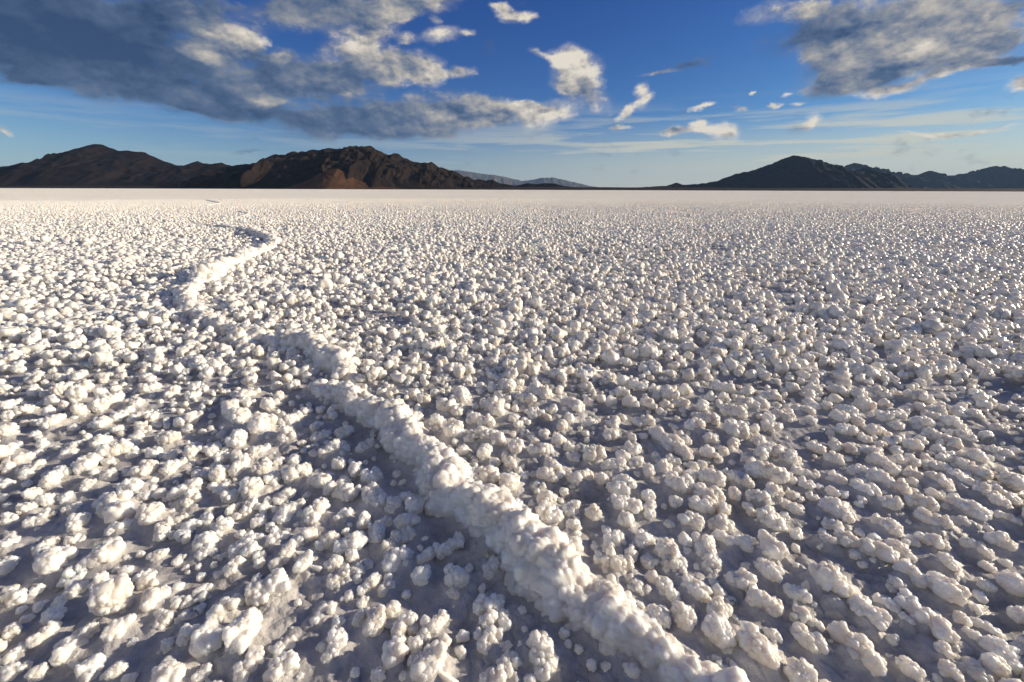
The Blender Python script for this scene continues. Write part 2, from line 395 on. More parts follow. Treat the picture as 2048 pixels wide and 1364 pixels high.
for line in PLACED_TEXT.strip().splitlines():
    if line[0].isalpha():
        _, ox, oy = line.split(); ox = float(ox); oy = float(oy)
        continue
    for seg in line.split(";"):
        x1, y1, x2, y2, w = (float(v) for v in seg.split())
        s = 450 / 2046.0
        p1 = np.array([ox + x1 * s, oy + y1 * s]); p2 = np.array([ox + x2 * s, oy + y2 * s]); w *= s
        w = min(w, 36.0 if oy < 1000 else 56.0)
        c = (p1 + p2) / 2
        ax = p2 - p1; L = np.linalg.norm(ax); ax = ax / L if L > 0 else np.array([1.0, 0])
        rad = c - np.array([1024, 682]); rl = np.linalg.norm(rad); cosv = F / math.hypot(F, rl)
        al = abs(float(ax @ rad) / max(rl, 1e-6))
        inset = w / 2 * (1 + (1 / cosv - 1) * al)
        half = max(0.0, L / 2 - inset)
        z = 0.03 * H
        for _ in range(2):
            q1 = on_ground(*(c - ax * half), z); q2 = on_ground(*(c + ax * half), z)
            mid = (q1 + q2) / 2
            r = 0.5 * GROWL * w / F * depth_of(mid)
            z = SINK * r
        d = q2 - q1
        ln = np.linalg.norm(d[:2])
        placed.append((mid[0], mid[1], r, 1 + (ln / 2 + r * (1 - 1 / GROWL) * .3) / r, math.atan2(d[1], d[0]), w * max(L, w)))
kept = []
for p in placed:
    if not any((p[0] - q[0]) ** 2 + (p[1] - q[1]) ** 2 < (0.55 * (p[2] + q[2]) / 2) ** 2 for q in kept):
        kept.append(p)
placed = kept

# ------------------------------------------------------------------ the ridge
CHUNKS = [
    [(1620, 1580, 300), (1500, 1450, 260), (1415, 1368, 235), (1325, 1300, 210), (1228, 1228, 200), (1148, 1160, 190), (1075, 1105, 180),
     (1000, 1052, 172), (930, 995, 155), (868, 945, 145), (826, 895, 125), (795, 850, 108), (740, 815, 96), (680, 788, 84), (622, 772, 62)],
    [(712, 764, 36), (690, 744, 54), (662, 718, 66), (606, 690, 60), (545, 674, 54), (480, 662, 46), (430, 645, 42), (392, 626, 40), (366, 606, 38),
     (376, 588, 40), (400, 567, 40), (422, 549, 37), (446, 534, 31), (480, 519, 27), (515, 504, 23), (546, 490, 20),
     (534, 477, 18), (508, 465, 15), (478, 457, 10), (440, 453, 8), (403, 450, 6)],
    [(425, 448, 6), (455, 442, 7), (480, 434, 8), (497, 428, 8), (478, 424, 6)],
    [(400, 411, 3.5), (432, 408, 5), (437, 405, 4.5), (412, 400, 3)],
]
ridge_pts = []          # world x, y, half width, for keeping lumps off it


def catmull(P, n):
    P = np.asarray(P)
    Q = np.vstack([2 * P[0] - P[1], P, 2 * P[-1] - P[-2]])
    out = []
    for i in range(1, len(Q) - 2):
        t = np.linspace(0, 1, n, endpoint=False)[:, None]
        a, b, c, d = Q[i - 1], Q[i], Q[i + 1], Q[i + 2]
        out.append(.5 * (2 * b + (c - a) * t + (2 * a - 5 * b + 4 * c - d) * t * t + (3 * b - a - 3 * c + d) * t ** 3))
    out.append(P[-1:])
    return np.vstack(out)


RIDGE_LABELS = [
    "thick near ridge of crusted white salt running up from the bottom edge of the photo",
    "middle salt ridge zigzagging away behind the thick near ridge, blue shadow at its foot",
    "short thin salt ridge far out beyond the zigzag of the middle ridge",
    "faintest and farthest scrap of salt ridge out on the pan towards the mountains"]
for ci, ch in enumerate(CHUNKS):
    pts = []
    for (x, y, w) in ch:
        z = 0.05 * H
        for _ in range(2):
            q = on_ground(x, y, z)
            hw = 0.5 * w / F * depth_of(q) * (0.45, .64, .8, .7)[ci]
            hw *= 1 + (.40 * float(np.clip((math.hypot(q[0], q[1]) - 1.35) / .6, 0, 1)) if ci == 1 else 0)
            hw = min(hw, (.05, .062, .07, .09)[ci])
            z = 0.55 * hw
        pts.append((q[0], q[1], hw))
    P = catmull(pts, 60)
    seg = np.linalg.norm(np.diff(P[:, :2], axis=0), axis=1)
    S = np.concatenate([[0], np.cumsum(seg)])
    ds = (0.0016, 0.0030, .010, .012)[ci]
    n = int(S[-1] / ds)
    s = np.linspace(0, S[-1], n)
    P = np.stack([np.interp(s, S, P[:, k]) for k in range(3)], 1)
    ridge_pts.append(P)
    K = (110, 80, 40, 30)[ci]
    tan = np.gradient(P[:, :2], axis=0); tan /= np.linalg.norm(tan, axis=1)[:, None]
    nor = np.stack([tan[:, 1], -tan[:, 0]], 1)
    th = np.linspace(R(-18), R(198), K)
    endt = np.minimum(s, S[-1] - s) / (P[:, 2] + 1e-6)
    tp = np.sqrt(np.clip(1 - (1 - np.clip(endt / (2.2, 4.0, 3.0, 3.0)[ci], 0, 1)) ** 2, 0.0004, 1))
    lowf = np.stack([s / 0.055, np.full(n, 3.1 * ci), np.zeros(n)], 1)
    wob = 0.40 + 1.25 * fbm(lowf, 3, 31 + ci)
    A = P[:, 2] * tp * wob
    Bh = P[:, 2] * tp * (0.45 + 1.4 * fbm(lowf * 1.3 + 5, 3, 77 + ci)) * (1.5, 1.25, 1.1, .9)[ci]
    shift = (fbm(lowf * .9 + 50, 3, 91 + ci) - .5) * P[:, 2] * 1.3
    C = P[:, :2] + nor * shift[:, None]
    ct, st = np.cos(th), np.sin(th)
    X = C[:, None, 0] + nor[:, None, 0] * A[:, None] * ct
    Y = C[:, None, 1] + nor[:, None, 1] * A[:, None] * ct
    Z = Bh[:, None] * np.sign(st) * np.abs(st) ** .85 + 0 * X
    nx = nor[:, None, 0] * ct / A[:, None]; ny = nor[:, None, 1] * ct / A[:, None]; nz = st / Bh[:, None] + 0 * nx
    nn = np.stack([nx, ny, nz], -1).reshape(-1, 3); nn /= np.linalg.norm(nn, axis=1)[:, None]
    V = np.stack([X, Y, Z], -1).reshape(-1, 3)
    hwv = np.repeat(A, K)
    big = knobs(V, 0.030, .62, 11) * 0.72
    V2 = V + nn * (big * np.clip(hwv / 0.035, .2, 1))[:, None]
    mid_ = knobs(V2, 0.014, .62, 21) * 0.62
    V2 = V2 + nn * mid_[:, None]
    if ci < 2:
        sm = knobs(V2, 0.0052, .6, 41) * 0.60
        V2 = V2 + nn * sm[:, None]
        sm = knobs(V2, 0.0026, .6, 51) * 0.42
        V2 = V2 + nn * sm[:, None]
    V2[:, 2] -= 0.006
    idx = np.arange(n * K).reshape(n, K)
    q = np.stack([idx[:-1, :-1], idx[1:, :-1], idx[1:, 1:], idx[:-1, 1:]], -1).reshape(-1, 4)
    add("salt_ridge", mesh_from("salt_ridge", V2, q), M_SALT, RIDGE_LABELS[ci], "salt ridge", "stretches of the broken salt ridge")
RP = np.vstack([p[:: max(1, len(p) // 150)] for p in ridge_pts])


def ridge_gap(x, y):
    """signed clearance from the ridge's flank"""
    d = np.sqrt((RP[:, 0] - x) ** 2 + (RP[:, 1] - y) ** 2) - RP[:, 2]
    return d.min()


# ------------------------------------------------------------------ lumps: the 300 that show largest are things
MESH = {}


def lump_mesh(ci, k):
    if (ci, k) not in MESH:
        V, T = variant(ci, k, 6)
        me = mesh_from("salt_lump", V + np.array([0, 0, SINK]), T)
        me.materials.append(M_SALT)
        MESH[(ci, k)] = me
    return MESH[(ci, k)]


def pick_class(E):
    return int(np.argmin([abs(math.log(E / c[0])) for c in CLASSES]))


placed.sort(key=lambda p: -p[5])


def near_ridge_under(x, y):
    return ridge_gap(x, y) < -0.008


things = [p for p in placed if not near_ridge_under(p[0], p[1])]
rest = things[300:]
things = things[:300]
lump_objs = []
for p in things:
    x, y, r, E, ang, px = p
    ci = pick_class(E)
    k = int(rng.integers(CLASSES[ci][1]))
    o = add("salt_lump", lump_mesh(ci, k))
    sx = r * (E / CLASSES[ci][0]) * rng.uniform(.94, 1.06)
    flip = math.pi * int(rng.integers(2))
    if ci == 0: flip = rng.uniform(0, 6.28); ang = 0; sx = r * rng.uniform(.92, 1.1)
    o.location = (x, y, -0.0015)
    o.rotation_euler = (0, 0, ang + flip)
    o.scale = (sx, r * rng.uniform(.92, 1.06), r * rng.uniform(1.0, 1.3))
    lump_objs.append((o, p, ci))

# ------------------------------------------------------------------ labels for the lumps
ORD = ["first", "second", "third", "fourth", "fifth", "sixth", "seventh", "eighth", "ninth", "tenth", "eleventh", "twelfth", "thirteenth", "fourteenth", "fifteenth",
       "sixteenth", "seventeenth", "eighteenth", "nineteenth", "twentieth"]
near_crest = np.array(sorted((c[1], c[0]) for c in CHUNKS[0]), float)
info = []
for o, p, ci in lump_objs:
    px, py, w = to_px((p[0], p[1], SINK * p[2]))
    size = p[2] * F / w
    long_ = size * (p[3] if ci else 1)
    side = "right" if px > np.interp(py, near_crest[:, 0], near_crest[:, 1]) else "left"
    dA = (np.hypot(ridge_pts[0][:, 0] - p[0], ridge_pts[0][:, 1] - p[1]) - ridge_pts[0][:, 2]).min()
    info.append(dict(o=o, px=px, py=py, s=size, l=long_, side=side, gap=dA - p[2], ci=ci, r=p[2], done=False))
    o["category"] = "salt lump"
    o["group"] = "popcorn salt lumps on the near flat"


def form(d):
    return ("round", "stubby", "longish", "long")[d["ci"]]


def say(d, text):
    d["o"]["label"] = text
    d["done"] = True


def edge(sel, key, text):
    for n_, d in enumerate(sorted((d for d in info if not d["done"] and sel(d)), key=key)[:20]):
        say(d, text(d, ORD[n_]))


for side in ("left", "right"):
    c_ = [d for d in info if d["side"] == side and 60 < d["px"] < 1990 and d["py"] < 1300]
    big_ = max((d for d in c_ if d["ci"] == 0), key=lambda d: d["r"])
    say(big_, "biggest round knobbly salt lump " + side + " of the near salt ridge")
    big_ = max((d for d in c_ if d["ci"] >= 2), key=lambda d: d["r"] * d["l"] / d["s"])
    if not big_["done"]:
        say(big_, "longest big finger of salt " + side + " of the near salt ridge")
edge(lambda d: d["py"] + d["s"] > 1362 and d["side"] == "left", lambda d: d["px"], lambda d, n: n + " salt lump from the left corner along the bottom edge of the photo")
edge(lambda d: d["py"] + d["s"] > 1362, lambda d: -d["px"], lambda d, n: n + " salt lump from the right corner along the bottom edge of the photo")
edge(lambda d: d["px"] - d["l"] < 4, lambda d: -d["py"], lambda d, n: n + " salt lump up the left edge of the photo from the bottom")
edge(lambda d: d["px"] + d["l"] > 2044, lambda d: -d["py"], lambda d, n: n + " salt lump up the right edge of the photo from the bottom")
edge(lambda d: d["gap"] < .004 and d["side"] == "right", lambda d: -d["py"], lambda d, n: n + " salt lump from the bottom along the sunny right foot of the near ridge")
edge(lambda d: d["gap"] < .010 and d["side"] == "left", lambda d: -d["py"], lambda d, n: n + " salt lump from the bottom along the shaded left foot of the near ridge")
seen_ = set()
for d in info:
    if d["done"]: continue
    t_ = "%s knobbly salt lump %s of the ridge, %d%% across and %d%% up the photo" % (form(d), d["side"], round(d["px"] / 20.48), round((1364 - d["py"]) / 13.64))
    if t_ in seen_:
        t_ = "other " + t_
    seen_.add(t_)
    say(d, t_)

# ------------------------------------------------------------------ the rest of the popcorn salt, out to the smooth pan
inst = [(p[0], p[1], p[2], pick_class(p[3]), p[4], 5) for p in rest]
occ = {}
CE = 0.05


def occ_add(x, y, r):
    occ.setdefault((int(x // CE), int(y // CE)), []).append((x, y, r))


def occ_free(x, y, r, f):
    i, j = int(x // CE), int(y // CE)
    for a in range(i - 2, i + 3):
        for b in range(j - 2, j + 3):
            for (u, v, q) in occ.get((a, b), ()):
                if (u - x) ** 2 + (v - y) ** 2 < (f * (r + q)) ** 2:
                    return False
    return True


for p in placed:
    hl = (p[3] - 1) * p[2]
    for t in np.linspace(-1, 1, max(1, int(round(p[3] * 2 - 1)))) if p[3] > 1.2 else [0]:
        occ_add(p[0] + math.cos(p[4]) * hl * t, p[1] + math.sin(p[4]) * hl * t, p[2])

SP = 0.0635 * H


def ring(d0, d1, sub, sp, k, az=62, near=False):
    """jittered field of lumps between two distances (in eye heights)"""
    D1 = d1 * H; D0 = d0 * H
    n = int(2 * D1 / sp)
    gx, gy = np.meshgrid(np.arange(-n, n), np.arange(-2 if near else 0, n))
    x = (gx.ravel() + rng.uniform(-.48, .48, gx.size)) * sp
    y = (gy.ravel() + rng.uniform(-.48, .48, gx.size)) * sp
    d = np.hypot(x, y)
    a = np.degrees(np.arctan2(x, y))
    dens = fbm(np.stack([x / .55, y / .55, 0 * x], 1), 3, 5)
    dens2 = fbm(np.stack([x / (.16 + .02 * d), y / (.16 + .02 * d), 0 * x + 4], 1), 2, 15)
    fade_ = np.clip((66 * H - d) / (38 * H), .0, 1)
    ok = (d >= D0) & (rng.uniform(0, 1, len(x)) < fade_) & (d < D1) & (np.abs(a) < az) & (rng.uniform(0, 1, len(x)) < 1.05 - 1.1 * np.clip(.58 - dens, 0, 1) * 1.5 - 1.0 * np.clip(.46 - dens2, 0, 1) * 1.8)
    x, y, dens = x[ok], y[ok], dens[ok]
    r = H * .0285 * np.exp(rng.normal(0, .25, len(x))) * k * (.82 + .36 * dens)
    r = r * np.clip((75 * H - np.hypot(x, y)) / (55 * H), .3, 1)
    return x, y, r


for (d0, d1, sub, sp, k, az, near) in ((0.0, 3.3, 4, SP, 1.0, 70, True), (3.3, 4.4, 4, SP, 1.0, 60, False), (4.4, 8.0, 3, SP, 1.0, 58, False),
                                       (8.0, 14, 2, SP, .97, 56, False), (14, 28, 1, SP, .92, 55, False), (28, 62, 1, SP * 1.4, 1.0, 55, False)):
    x, y, r = ring(d0, d1, sub, sp, k, az, near)
    for i in range(len(x)):
        if d0 < 4:
            px, py, w = to_px((x[i], y[i], .4 * r[i]))
            inside = w > 0 and -20 < px < 2068 and 762 < py < 1400
            if w > 0.01 and inside:
                # between the lumps read off the photo only small crumbs
                q = r[i] * rng.uniform(.3, .8)
                if rng.uniform() < (.85 if py < 1050 else .5) and occ_free(x[i], y[i], q, .74) and ridge_gap(x[i], y[i]) > 0:
                    inst.append((x[i], y[i], q, 0, rng.uniform(0, 6.28), 5 if w < 1.3 * H else 4)); occ_add(x[i], y[i], q)
                continue
            if d0 == 0 and w < .1 and x[i] < 0:
                continue
            if not occ_free(x[i], y[i], r[i], .60) or ridge_gap(x[i], y[i]) < 0.002:
                continue
            occ_add(x[i], y[i], r[i])
            sb = 5 if w < 1.5 * H else sub
        else:
            if d0 < 28 and x[i] < 0 and ridge_gap(x[i], y[i]) < 0.010:
                continue
            sb = sub
        ci = int(rng.choice(4, p=(.62, .25, .10, .03)))
        rr_ = r[i] * (1, .92, .82, .72)[ci]
        inst.append((x[i], y[i], rr_, ci, rng.uniform(0, 6.28), sb))

# crumbs strewn on the crust between the lumps
n = int(3.6 * H / (.040 * H))
gx, gy = np.meshgrid(np.arange(-n, n), np.arange(0, n))
cx_ = (gx.ravel() + rng.uniform(-.5, .5, gx.size)) * .040 * H
cy_ = (gy.ravel() + rng.uniform(-.5, .5, gx.size)) * .040 * H
cn = fbm(np.stack([cx_ / .06, cy_ / .06, 0 * cx_ + 9], 1), 2, 65)
for x, y, q in zip(cx_, cy_, cn):
    px, py, w = to_px((x, y, 0))
    if w > .02 and -60 < px < 2108 and py < 1400 and math.hypot(x, y) < 3.6 * H and rng.uniform() < 1.3 * (q - .27):
        r_ = H * rng.uniform(.006, .016) * (1 if rng.uniform() < .85 else 1.4)
        inst.append((x, y, r_, 0, rng.uniform(0, 6.28), 4 if w < 1.6 * H else 3))

groups = {}
for t in inst:
    groups.setdefault((t[3], int(rng.integers(CLASSES[t[3]][1])), t[5]), []).append(t)
VV, TT, off = [], [], 0
for (ci, k, sub), lst in groups.items():
    V, T = variant(ci, k, sub) if sub > 1 else variant(ci, k, 1)
    L = np.array([(t[0], t[1], t[2], t[4]) for t in lst])
    sc = np.stack([L[:, 2] * rng.uniform(.85, 1.15, len(L)), L[:, 2] * rng.uniform(.85, 1.15, len(L)), L[:, 2] * rng.uniform(.95, 1.35, len(L))], 1)
    W = (V + np.array([0, 0, SINK]))[None] * sc[:, None, :]
    c, s = np.cos(L[:, 3])[:, None], np.sin(L[:, 3])[:, None]
    X = W[:, :, 0] * c - W[:, :, 1] * s + L[:, 0][:, None]
    Y = W[:, :, 0] * s + W[:, :, 1] * c + L[:, 1][:, None]
    Z = W[:, :, 2] - 0.0015
    VV.append(np.stack([X, Y, Z], -1).reshape(-1, 3).astype(np.float32))
    TT.append((T[None] + (np.arange(len(L)) * len(V))[:, None, None] + off).reshape(-1, 3).astype(np.int32))
    off += len(V) * len(L)
VV = np.vstack(VV); TT = np.vstack(TT)
print("popcorn salt:", len(inst), "lumps", len(TT), "faces")
me = mesh_from("popcorn_salt", VV, TT)
add("popcorn_salt", me, M_SALT, kind="stuff")
del VV, TT

# ------------------------------------------------------------------ dark specks of grit
def grit(px, py, size, seed, label):
    V, T = ico(3)
    P = V * (1 + .5 * (fbm(V * 1.7 + seed, 3, seed) - .5))[:, None] * np.array([1.5, .8, .6]) * size
    q = on_ground(px, py, size * .4)
    me = mesh_from("grit", P, T)
    mt, nt, out = new_mat("dark_grit")
    b = N(nt, "ShaderNodeBsdfPrincipled"); b.inputs["Base Color"].default_value = (.012, .011, .010, 1); b.inputs["Roughness"].default_value = .7
    nt.links.new(b.outputs[0], out.inputs["Surface"])
    o = add("grit", me, mt, label, "grit", "dark specks of grit on the salt")
    o.location = (q[0], q[1], size * .4)
    o.rotation_euler = (0, 0, seed)


grit(62, 1097, .0011, 1, "tiny black speck of grit near the left edge, upper of the two there")
grit(139, 1229, .0012, 2, "tiny black speck of grit near the left edge, lower of the two there")
grit(919, 1303, .0013, 3, "tiny black speck of grit in the shade below the salt ridge")

# ------------------------------------------------------------------ ground
RES = 0.003
GX, GY = 1700, 1000
hm_ = np.zeros((GX, GY), np.float32)
for (x, y, r, *_r) in [(p[0], p[1], p[2] * min(1.5, p[3])) for p in things] + [(i_[0], i_[1], i_[2]) for i_ in inst] + [(q_[0], q_[1], q_[2] * 1.1) for q_ in RP[::2]]:
    if r < .006: continue
    cx = (x + GX * RES / 2) / RES; cy_ = y / RES
    w = int(2.6 * r / RES) + 1
    a0, a1, b0, b1 = int(cx) - w, int(cx) + w + 1, int(cy_) - w, int(cy_) + w + 1
    if a0 < 0 or b0 < 0 or a1 > GX or b1 > GY: continue
    uu, vv = np.mgrid[a0:a1, b0:b1]
    dd = ((uu - cx) ** 2 + (vv - cy_) ** 2) * RES * RES
    hm_[a0:a1, b0:b1] = np.maximum(hm_[a0:a1, b0:b1], (r * .50 * np.exp(-dd / (1.25 * r) ** 2)).astype(np.float32))
rad = np.concatenate([np.geomspace(0.14, 3.2, 760, endpoint=False), np.geomspace(3.2, 40000, 300)])
ang = np.concatenate([np.linspace(-R(64), R(64), 900, endpoint=False), np.linspace(R(64), 2 * math.pi - R(64), 80, endpoint=False)])
NR, NA = len(rad), len(ang)
X = rad[:, None] * np.sin(ang); Y = rad[:, None] * np.cos(ang)
p = np.stack([X.ravel(), Y.ravel(), 0 * X.ravel()], 1)
rr_ = np.repeat(rad, NA)
fade = np.exp(-rr_ / 30)
Z = ((fbm(p / .05, 3, 3) - .5) * .006 + (fbm(p / .012, 2, 8) - .5) * .003) * fade
nearm = rr_ < 6
pn = p[nearm]
bmp = (knobs(pn, .016, .55, 301) * .34 + knobs(pn, .0065, .55, 311) * .30) * np.clip((fbm(pn / .11, 3, 321) - .30) * 3.0, .12, 1) * np.clip((5.5 - rr_[nearm]) / 2, 0, 1)
gx_ = (pn[:, 0] + GX * RES / 2) / RES; gy_ = pn[:, 1] / RES
okm = (gx_ > 1) & (gx_ < GX - 2) & (gy_ > 1) & (gy_ < GY - 2)
ix = np.clip(gx_.astype(int), 0, GX - 2); iy = np.clip(gy_.astype(int), 0, GY - 2)
fx = gx_ - ix; fy = gy_ - iy
sk = (hm_[ix, iy] * (1 - fx) * (1 - fy) + hm_[ix + 1, iy] * fx * (1 - fy) + hm_[ix, iy + 1] * (1 - fx) * fy + hm_[ix + 1, iy + 1] * fx * fy) * okm
sk = sk * (.55 + .9 * fbm(pn / .010, 3, 331))
Z[nearm] += bmp + sk
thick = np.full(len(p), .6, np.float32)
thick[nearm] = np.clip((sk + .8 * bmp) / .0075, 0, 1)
V = np.vstack([np.stack([p[:, 0], p[:, 1], Z], 1), [[0, 0, 0]]])
thick = np.append(thick, 0).astype(np.float32)
idx = np.arange(NR * NA).reshape(NR, NA)
nx = np.roll(idx, -1, axis=1)
q = np.stack([nx[:-1], nx[1:], idx[1:], idx[:-1]], -1).reshape(-1, 4)
q = np.concatenate([q[:, [0, 1, 2]], q[:, [0, 2, 3]], np.stack([np.full(NA, NR * NA), (np.arange(NA) + 1) % NA, np.arange(NA)], 1)[:, ::-1]])
me = mesh_from("salt_flat", V, q)
at_ = me.attributes.new("salt_thickness", 'FLOAT', 'POINT')
at_.data.foreach_set("value", thick)
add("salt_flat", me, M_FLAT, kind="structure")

# ------------------------------------------------------------------ mountains
def mountain(name, Y0, sil, mat, kf=2.6, kb=2.6, seed=0, rough=1.0, nx=420, ny=90, fan=0.0, spur=0.22, sharp=1.0, lean=0.0):
    """sil: skyline read off the photo; the crest stands Y0 metres away, slopes fall to both sides"""
    px = np.array([s[0] for s in sil], float); py = np.array([s[1] for s in sil], float)
    cr = []
    for a, b in zip(px, py):
        d = ray(a, b)
        cr.append((d[0] / d[1] * Y0, max(0.0, H + d[2] / d[1] * Y0)))
    cr = np.array(cr)
    x = np.linspace(cr[0, 0], cr[-1, 0], nx)
    zc = np.interp(x, cr[:, 0], cr[:, 1])
    span = cr[-1, 0] - cr[0, 0]
    hm = zc.max()
    fine = (fbm(np.stack([x / (hm * .12), 0 * x, 0 * x + seed], 1), 4, seed) - .5) * hm * .055 * rough
    zc = np.maximum(zc + fine * np.clip(zc / (hm * .25), 0, 1), 0)
    # smoothed width so that the foot is not as ragged as the crest
    kern = np.ones(max(3, nx // 9)); kern /= kern.sum()
    zs = np.convolve(np.pad(zc, len(kern) // 2, mode='edge'), kern, mode='same')[len(kern) // 2:len(kern) // 2 + nx]
    t = np.concatenate([-np.linspace(1, 0, ny) ** 1.15, np.linspace(0, 1, ny // 2)[1:] ** 1.15])
    W = np.where(t[None] < 0, kf, kb) * (zs[:, None] * .75 + hm * .25)
    yy = Y0 + t[None] * W
    X = np.repeat(x[:, None], len(t), 1)
    q = np.stack([X.ravel() / (hm * spur * 3.2), (yy.ravel() - Y0) / (hm * 2.4), 0 * X.ravel() + seed * 3.3], 1)
    wp = (fbm(q * 1.5 + 11, 3, seed + 40) - .5)
    q2 = q.copy(); q2[:, 0] += wp * .9
    sp = ridged(q2, 5, seed + 60, .55).reshape(X.shape)
    sp = (sp - .45) * 1.6
    at = np.abs(t)[None]
    pw = np.clip(1.05 - .75 * sp * rough, .35, 2.6) * sharp
    prof = np.clip(1 - at, 0, 1) ** pw
    Z = zc[:, None] * prof
    n3 = fbm(np.stack([X.ravel() / (hm * .16), yy.ravel() / (hm * .16), 0 * X.ravel()], 1), 5, seed + 80).reshape(X.shape) - .5
    Z = Z + n3 * hm * .16 * rough * np.clip(at * 4, 0, 1) * np.clip((1 - at) * 1.6, 0, 1) * np.clip(zc[:, None] / (hm * .3), 0, 1)
    if fan:
        Z = np.maximum(Z, fan * np.clip((1 - at) / .35, 0, 1) ** 1.4 * np.clip(np.minimum(x - x[0], x[-1] - x) / (span * .06), 0, 1)[:, None])
    Z = np.maximum(Z, 0) - 0.5
    Z[:, 0] = -3; Z[:, -1] = -3; Z[0] = np.minimum(Z[0], -1); Z[-1] = np.minimum(Z[-1], -1)
    V = np.stack([X, yy + 0 * X, Z], -1).reshape(-1, 3)
    idx = np.arange(V.shape[0]).reshape(X.shape)
    f = np.stack([idx[:-1, :-1], idx[1:, :-1], idx[1:, 1:], idx[:-1, 1:]], -1).reshape(-1, 4)
    me = mesh_from(name, V, f)
    return add(name, me, mat, kind="structure")


ROCK = rock_material("cloud_dimmed_brown_rock", (.010, .008, .008), (.031, .021, .016), .010)  # albedo lowered to paint cloud shadow into the left range
CLOUD_SHADED = rock_material("cloud_shaded_brown_rock", (.009, .007, .008), (.021, .015, .014), .008)  # darker still: cloud shade over the left dome put into the colour
ROCK2 = rock_material("red_earth", (.060, .033, .021), (.095, .051, .031), .02)
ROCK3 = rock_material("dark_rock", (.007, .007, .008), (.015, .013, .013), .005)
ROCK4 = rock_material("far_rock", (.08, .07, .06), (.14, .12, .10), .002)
PLAIN = rock_material("desert_scrub", (.024, .017, .014), (.046, .031, .023), .004)

L1 = [(-420, 372), (-260, 352), (-120, 345), (-60, 338), (0, 335), (20, 331), (40, 326), (57, 325), (70, 329), (90, 326), (108, 328), (120, 320), (140, 307), (155, 299),
      (172, 292), (187, 288), (205, 289), (220, 296), (238, 302), (255, 301), (272, 303), (290, 305), (305, 312), (330, 324), (350, 331), (368, 331), (382, 326),
      (396, 322), (410, 328), (430, 327), (445, 326), (465, 332), (500, 342), (545, 358), (590, 375)]
L2 = [(395, 375), (425, 355), (445, 341), (465, 332), (490, 328), (515, 325), (525, 321), (530, 321), (540, 312), (547, 307), (560, 308), (575, 310), (585, 304), (595, 303), (605, 301),
      (612, 303), (618, 299), (630, 298), (640, 299), (665, 297), (690, 298), (700, 296), (713, 290), (718, 292), (725, 293), (735, 291), (742, 290), (752, 299), (768, 307),
      (778, 309), (787, 305), (800, 310), (820, 321), (840, 327), (862, 324), (872, 330), (900, 340), (930, 352), (960, 363), (1000, 371), (1040, 376)]
HILL = [(540, 377), (585, 371), (615, 361), (640, 346), (660, 338), (675, 337), (690, 344), (710, 358), (740, 369), (800, 377)]
SPUR = [(735, 376), (750, 346), (757, 330), (764, 326), (778, 337), (800, 350), (828, 365), (870, 377)]
KNOLL = [(915, 377), (935, 364), (945, 361), (958, 358), (970, 361), (985, 359), (998, 366), (1030, 371), (1042, 369), (1055, 366), (1072, 368), (1090, 366), (1110, 367), (1128, 372), (1165, 376), (1215, 378)]
R1 = [(1180, 379), (1250, 376), (1320, 372), (1335, 371), (1345, 368), (1355, 365), (1366, 369), (1400, 367), (1430, 363), (1460, 352), (1480, 345), (1510, 340), (1530, 331), (1550, 327), (1562, 318), (1575, 314), (1587, 310),
      (1600, 313), (1615, 315), (1630, 322), (1640, 326), (1650, 324), (1665, 333), (1685, 341), (1705, 342), (1725, 337), (1737, 334), (1745, 345), (1760, 358), (1790, 369), (1850, 378), (1950, 382)]
R2 = [(1540, 379), (1600, 352), (1650, 331), (1662, 327), (1672, 332), (1685, 335), (1695, 331), (1713, 325), (1730, 332), (1755, 337), (1775, 343), (1795, 350), (1805, 347), (1815, 345), (1830, 351),
      (1845, 347), (1855, 342), (1863, 340), (1872, 351), (1885, 354), (1895, 350), (1910, 350), (1925, 353), (1935, 349), (1950, 345), (1975, 335), (1993, 332), (2010, 337), (2030, 342),
      (2060, 350), (2120, 352), (2200, 360), (2330, 372), (2500, 386)]
F1 = [(800, 377), (860, 352), (900, 345), (910, 340), (935, 343), (960, 347), (990, 350), (1020, 356), (1045, 362), (1060, 360), (1080, 356), (1105, 355), (1130, 360), (1160, 367), (1180, 372), (1230, 378)]

mountain("mountain", 4300, L1, CLOUD_SHADED, seed=1, rough=.8, fan=21, nx=520)
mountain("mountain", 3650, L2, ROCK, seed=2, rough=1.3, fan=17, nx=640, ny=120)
mountain("hill", 2950, HILL, ROCK2, seed=3, rough=.3, nx=200, fan=5, kf=1.9, kb=1.9)
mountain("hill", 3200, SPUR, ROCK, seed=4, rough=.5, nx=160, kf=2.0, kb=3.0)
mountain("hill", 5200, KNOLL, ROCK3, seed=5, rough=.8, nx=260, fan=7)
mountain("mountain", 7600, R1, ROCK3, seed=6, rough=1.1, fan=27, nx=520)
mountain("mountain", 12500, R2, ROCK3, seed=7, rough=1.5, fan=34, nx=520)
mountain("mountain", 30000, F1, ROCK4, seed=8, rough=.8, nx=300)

# low desert plain at the edge of the salt, under all the mountains
xs = np.linspace(-16000, 16000, 300)
ys = np.concatenate([np.linspace(2850, 3900, 24), np.linspace(4200, 9000, 16)])
Xp, Yp = np.meshgrid(xs, ys, indexing='ij')
wob = fbm(np.stack([xs / 1800, 0 * xs, 0 * xs], 1), 4, 400)[:, None]
Yp = Yp + (wob - .5) * 300
k = np.clip((Yp - 2850 - (wob - .5) * 300) / 700, 0, 1)
Zp = -1.0 + 22 * k ** 1.1 + 7 * (fbm(np.stack([Xp.ravel() / 700, Yp.ravel() / 700, 0 * Xp.ravel()], 1), 4, 410).reshape(Xp.shape) - .4) * k
me = mesh_from("desert_plain", np.stack([Xp, Yp, Zp], -1).reshape(-1, 3),
               (lambda i: np.stack([i[:-1, :-1], i[1:, :-1], i[1:, 1:], i[:-1, 1:]], -1).reshape(-1, 4))(np.arange(Xp.size).reshape(Xp.shape)))
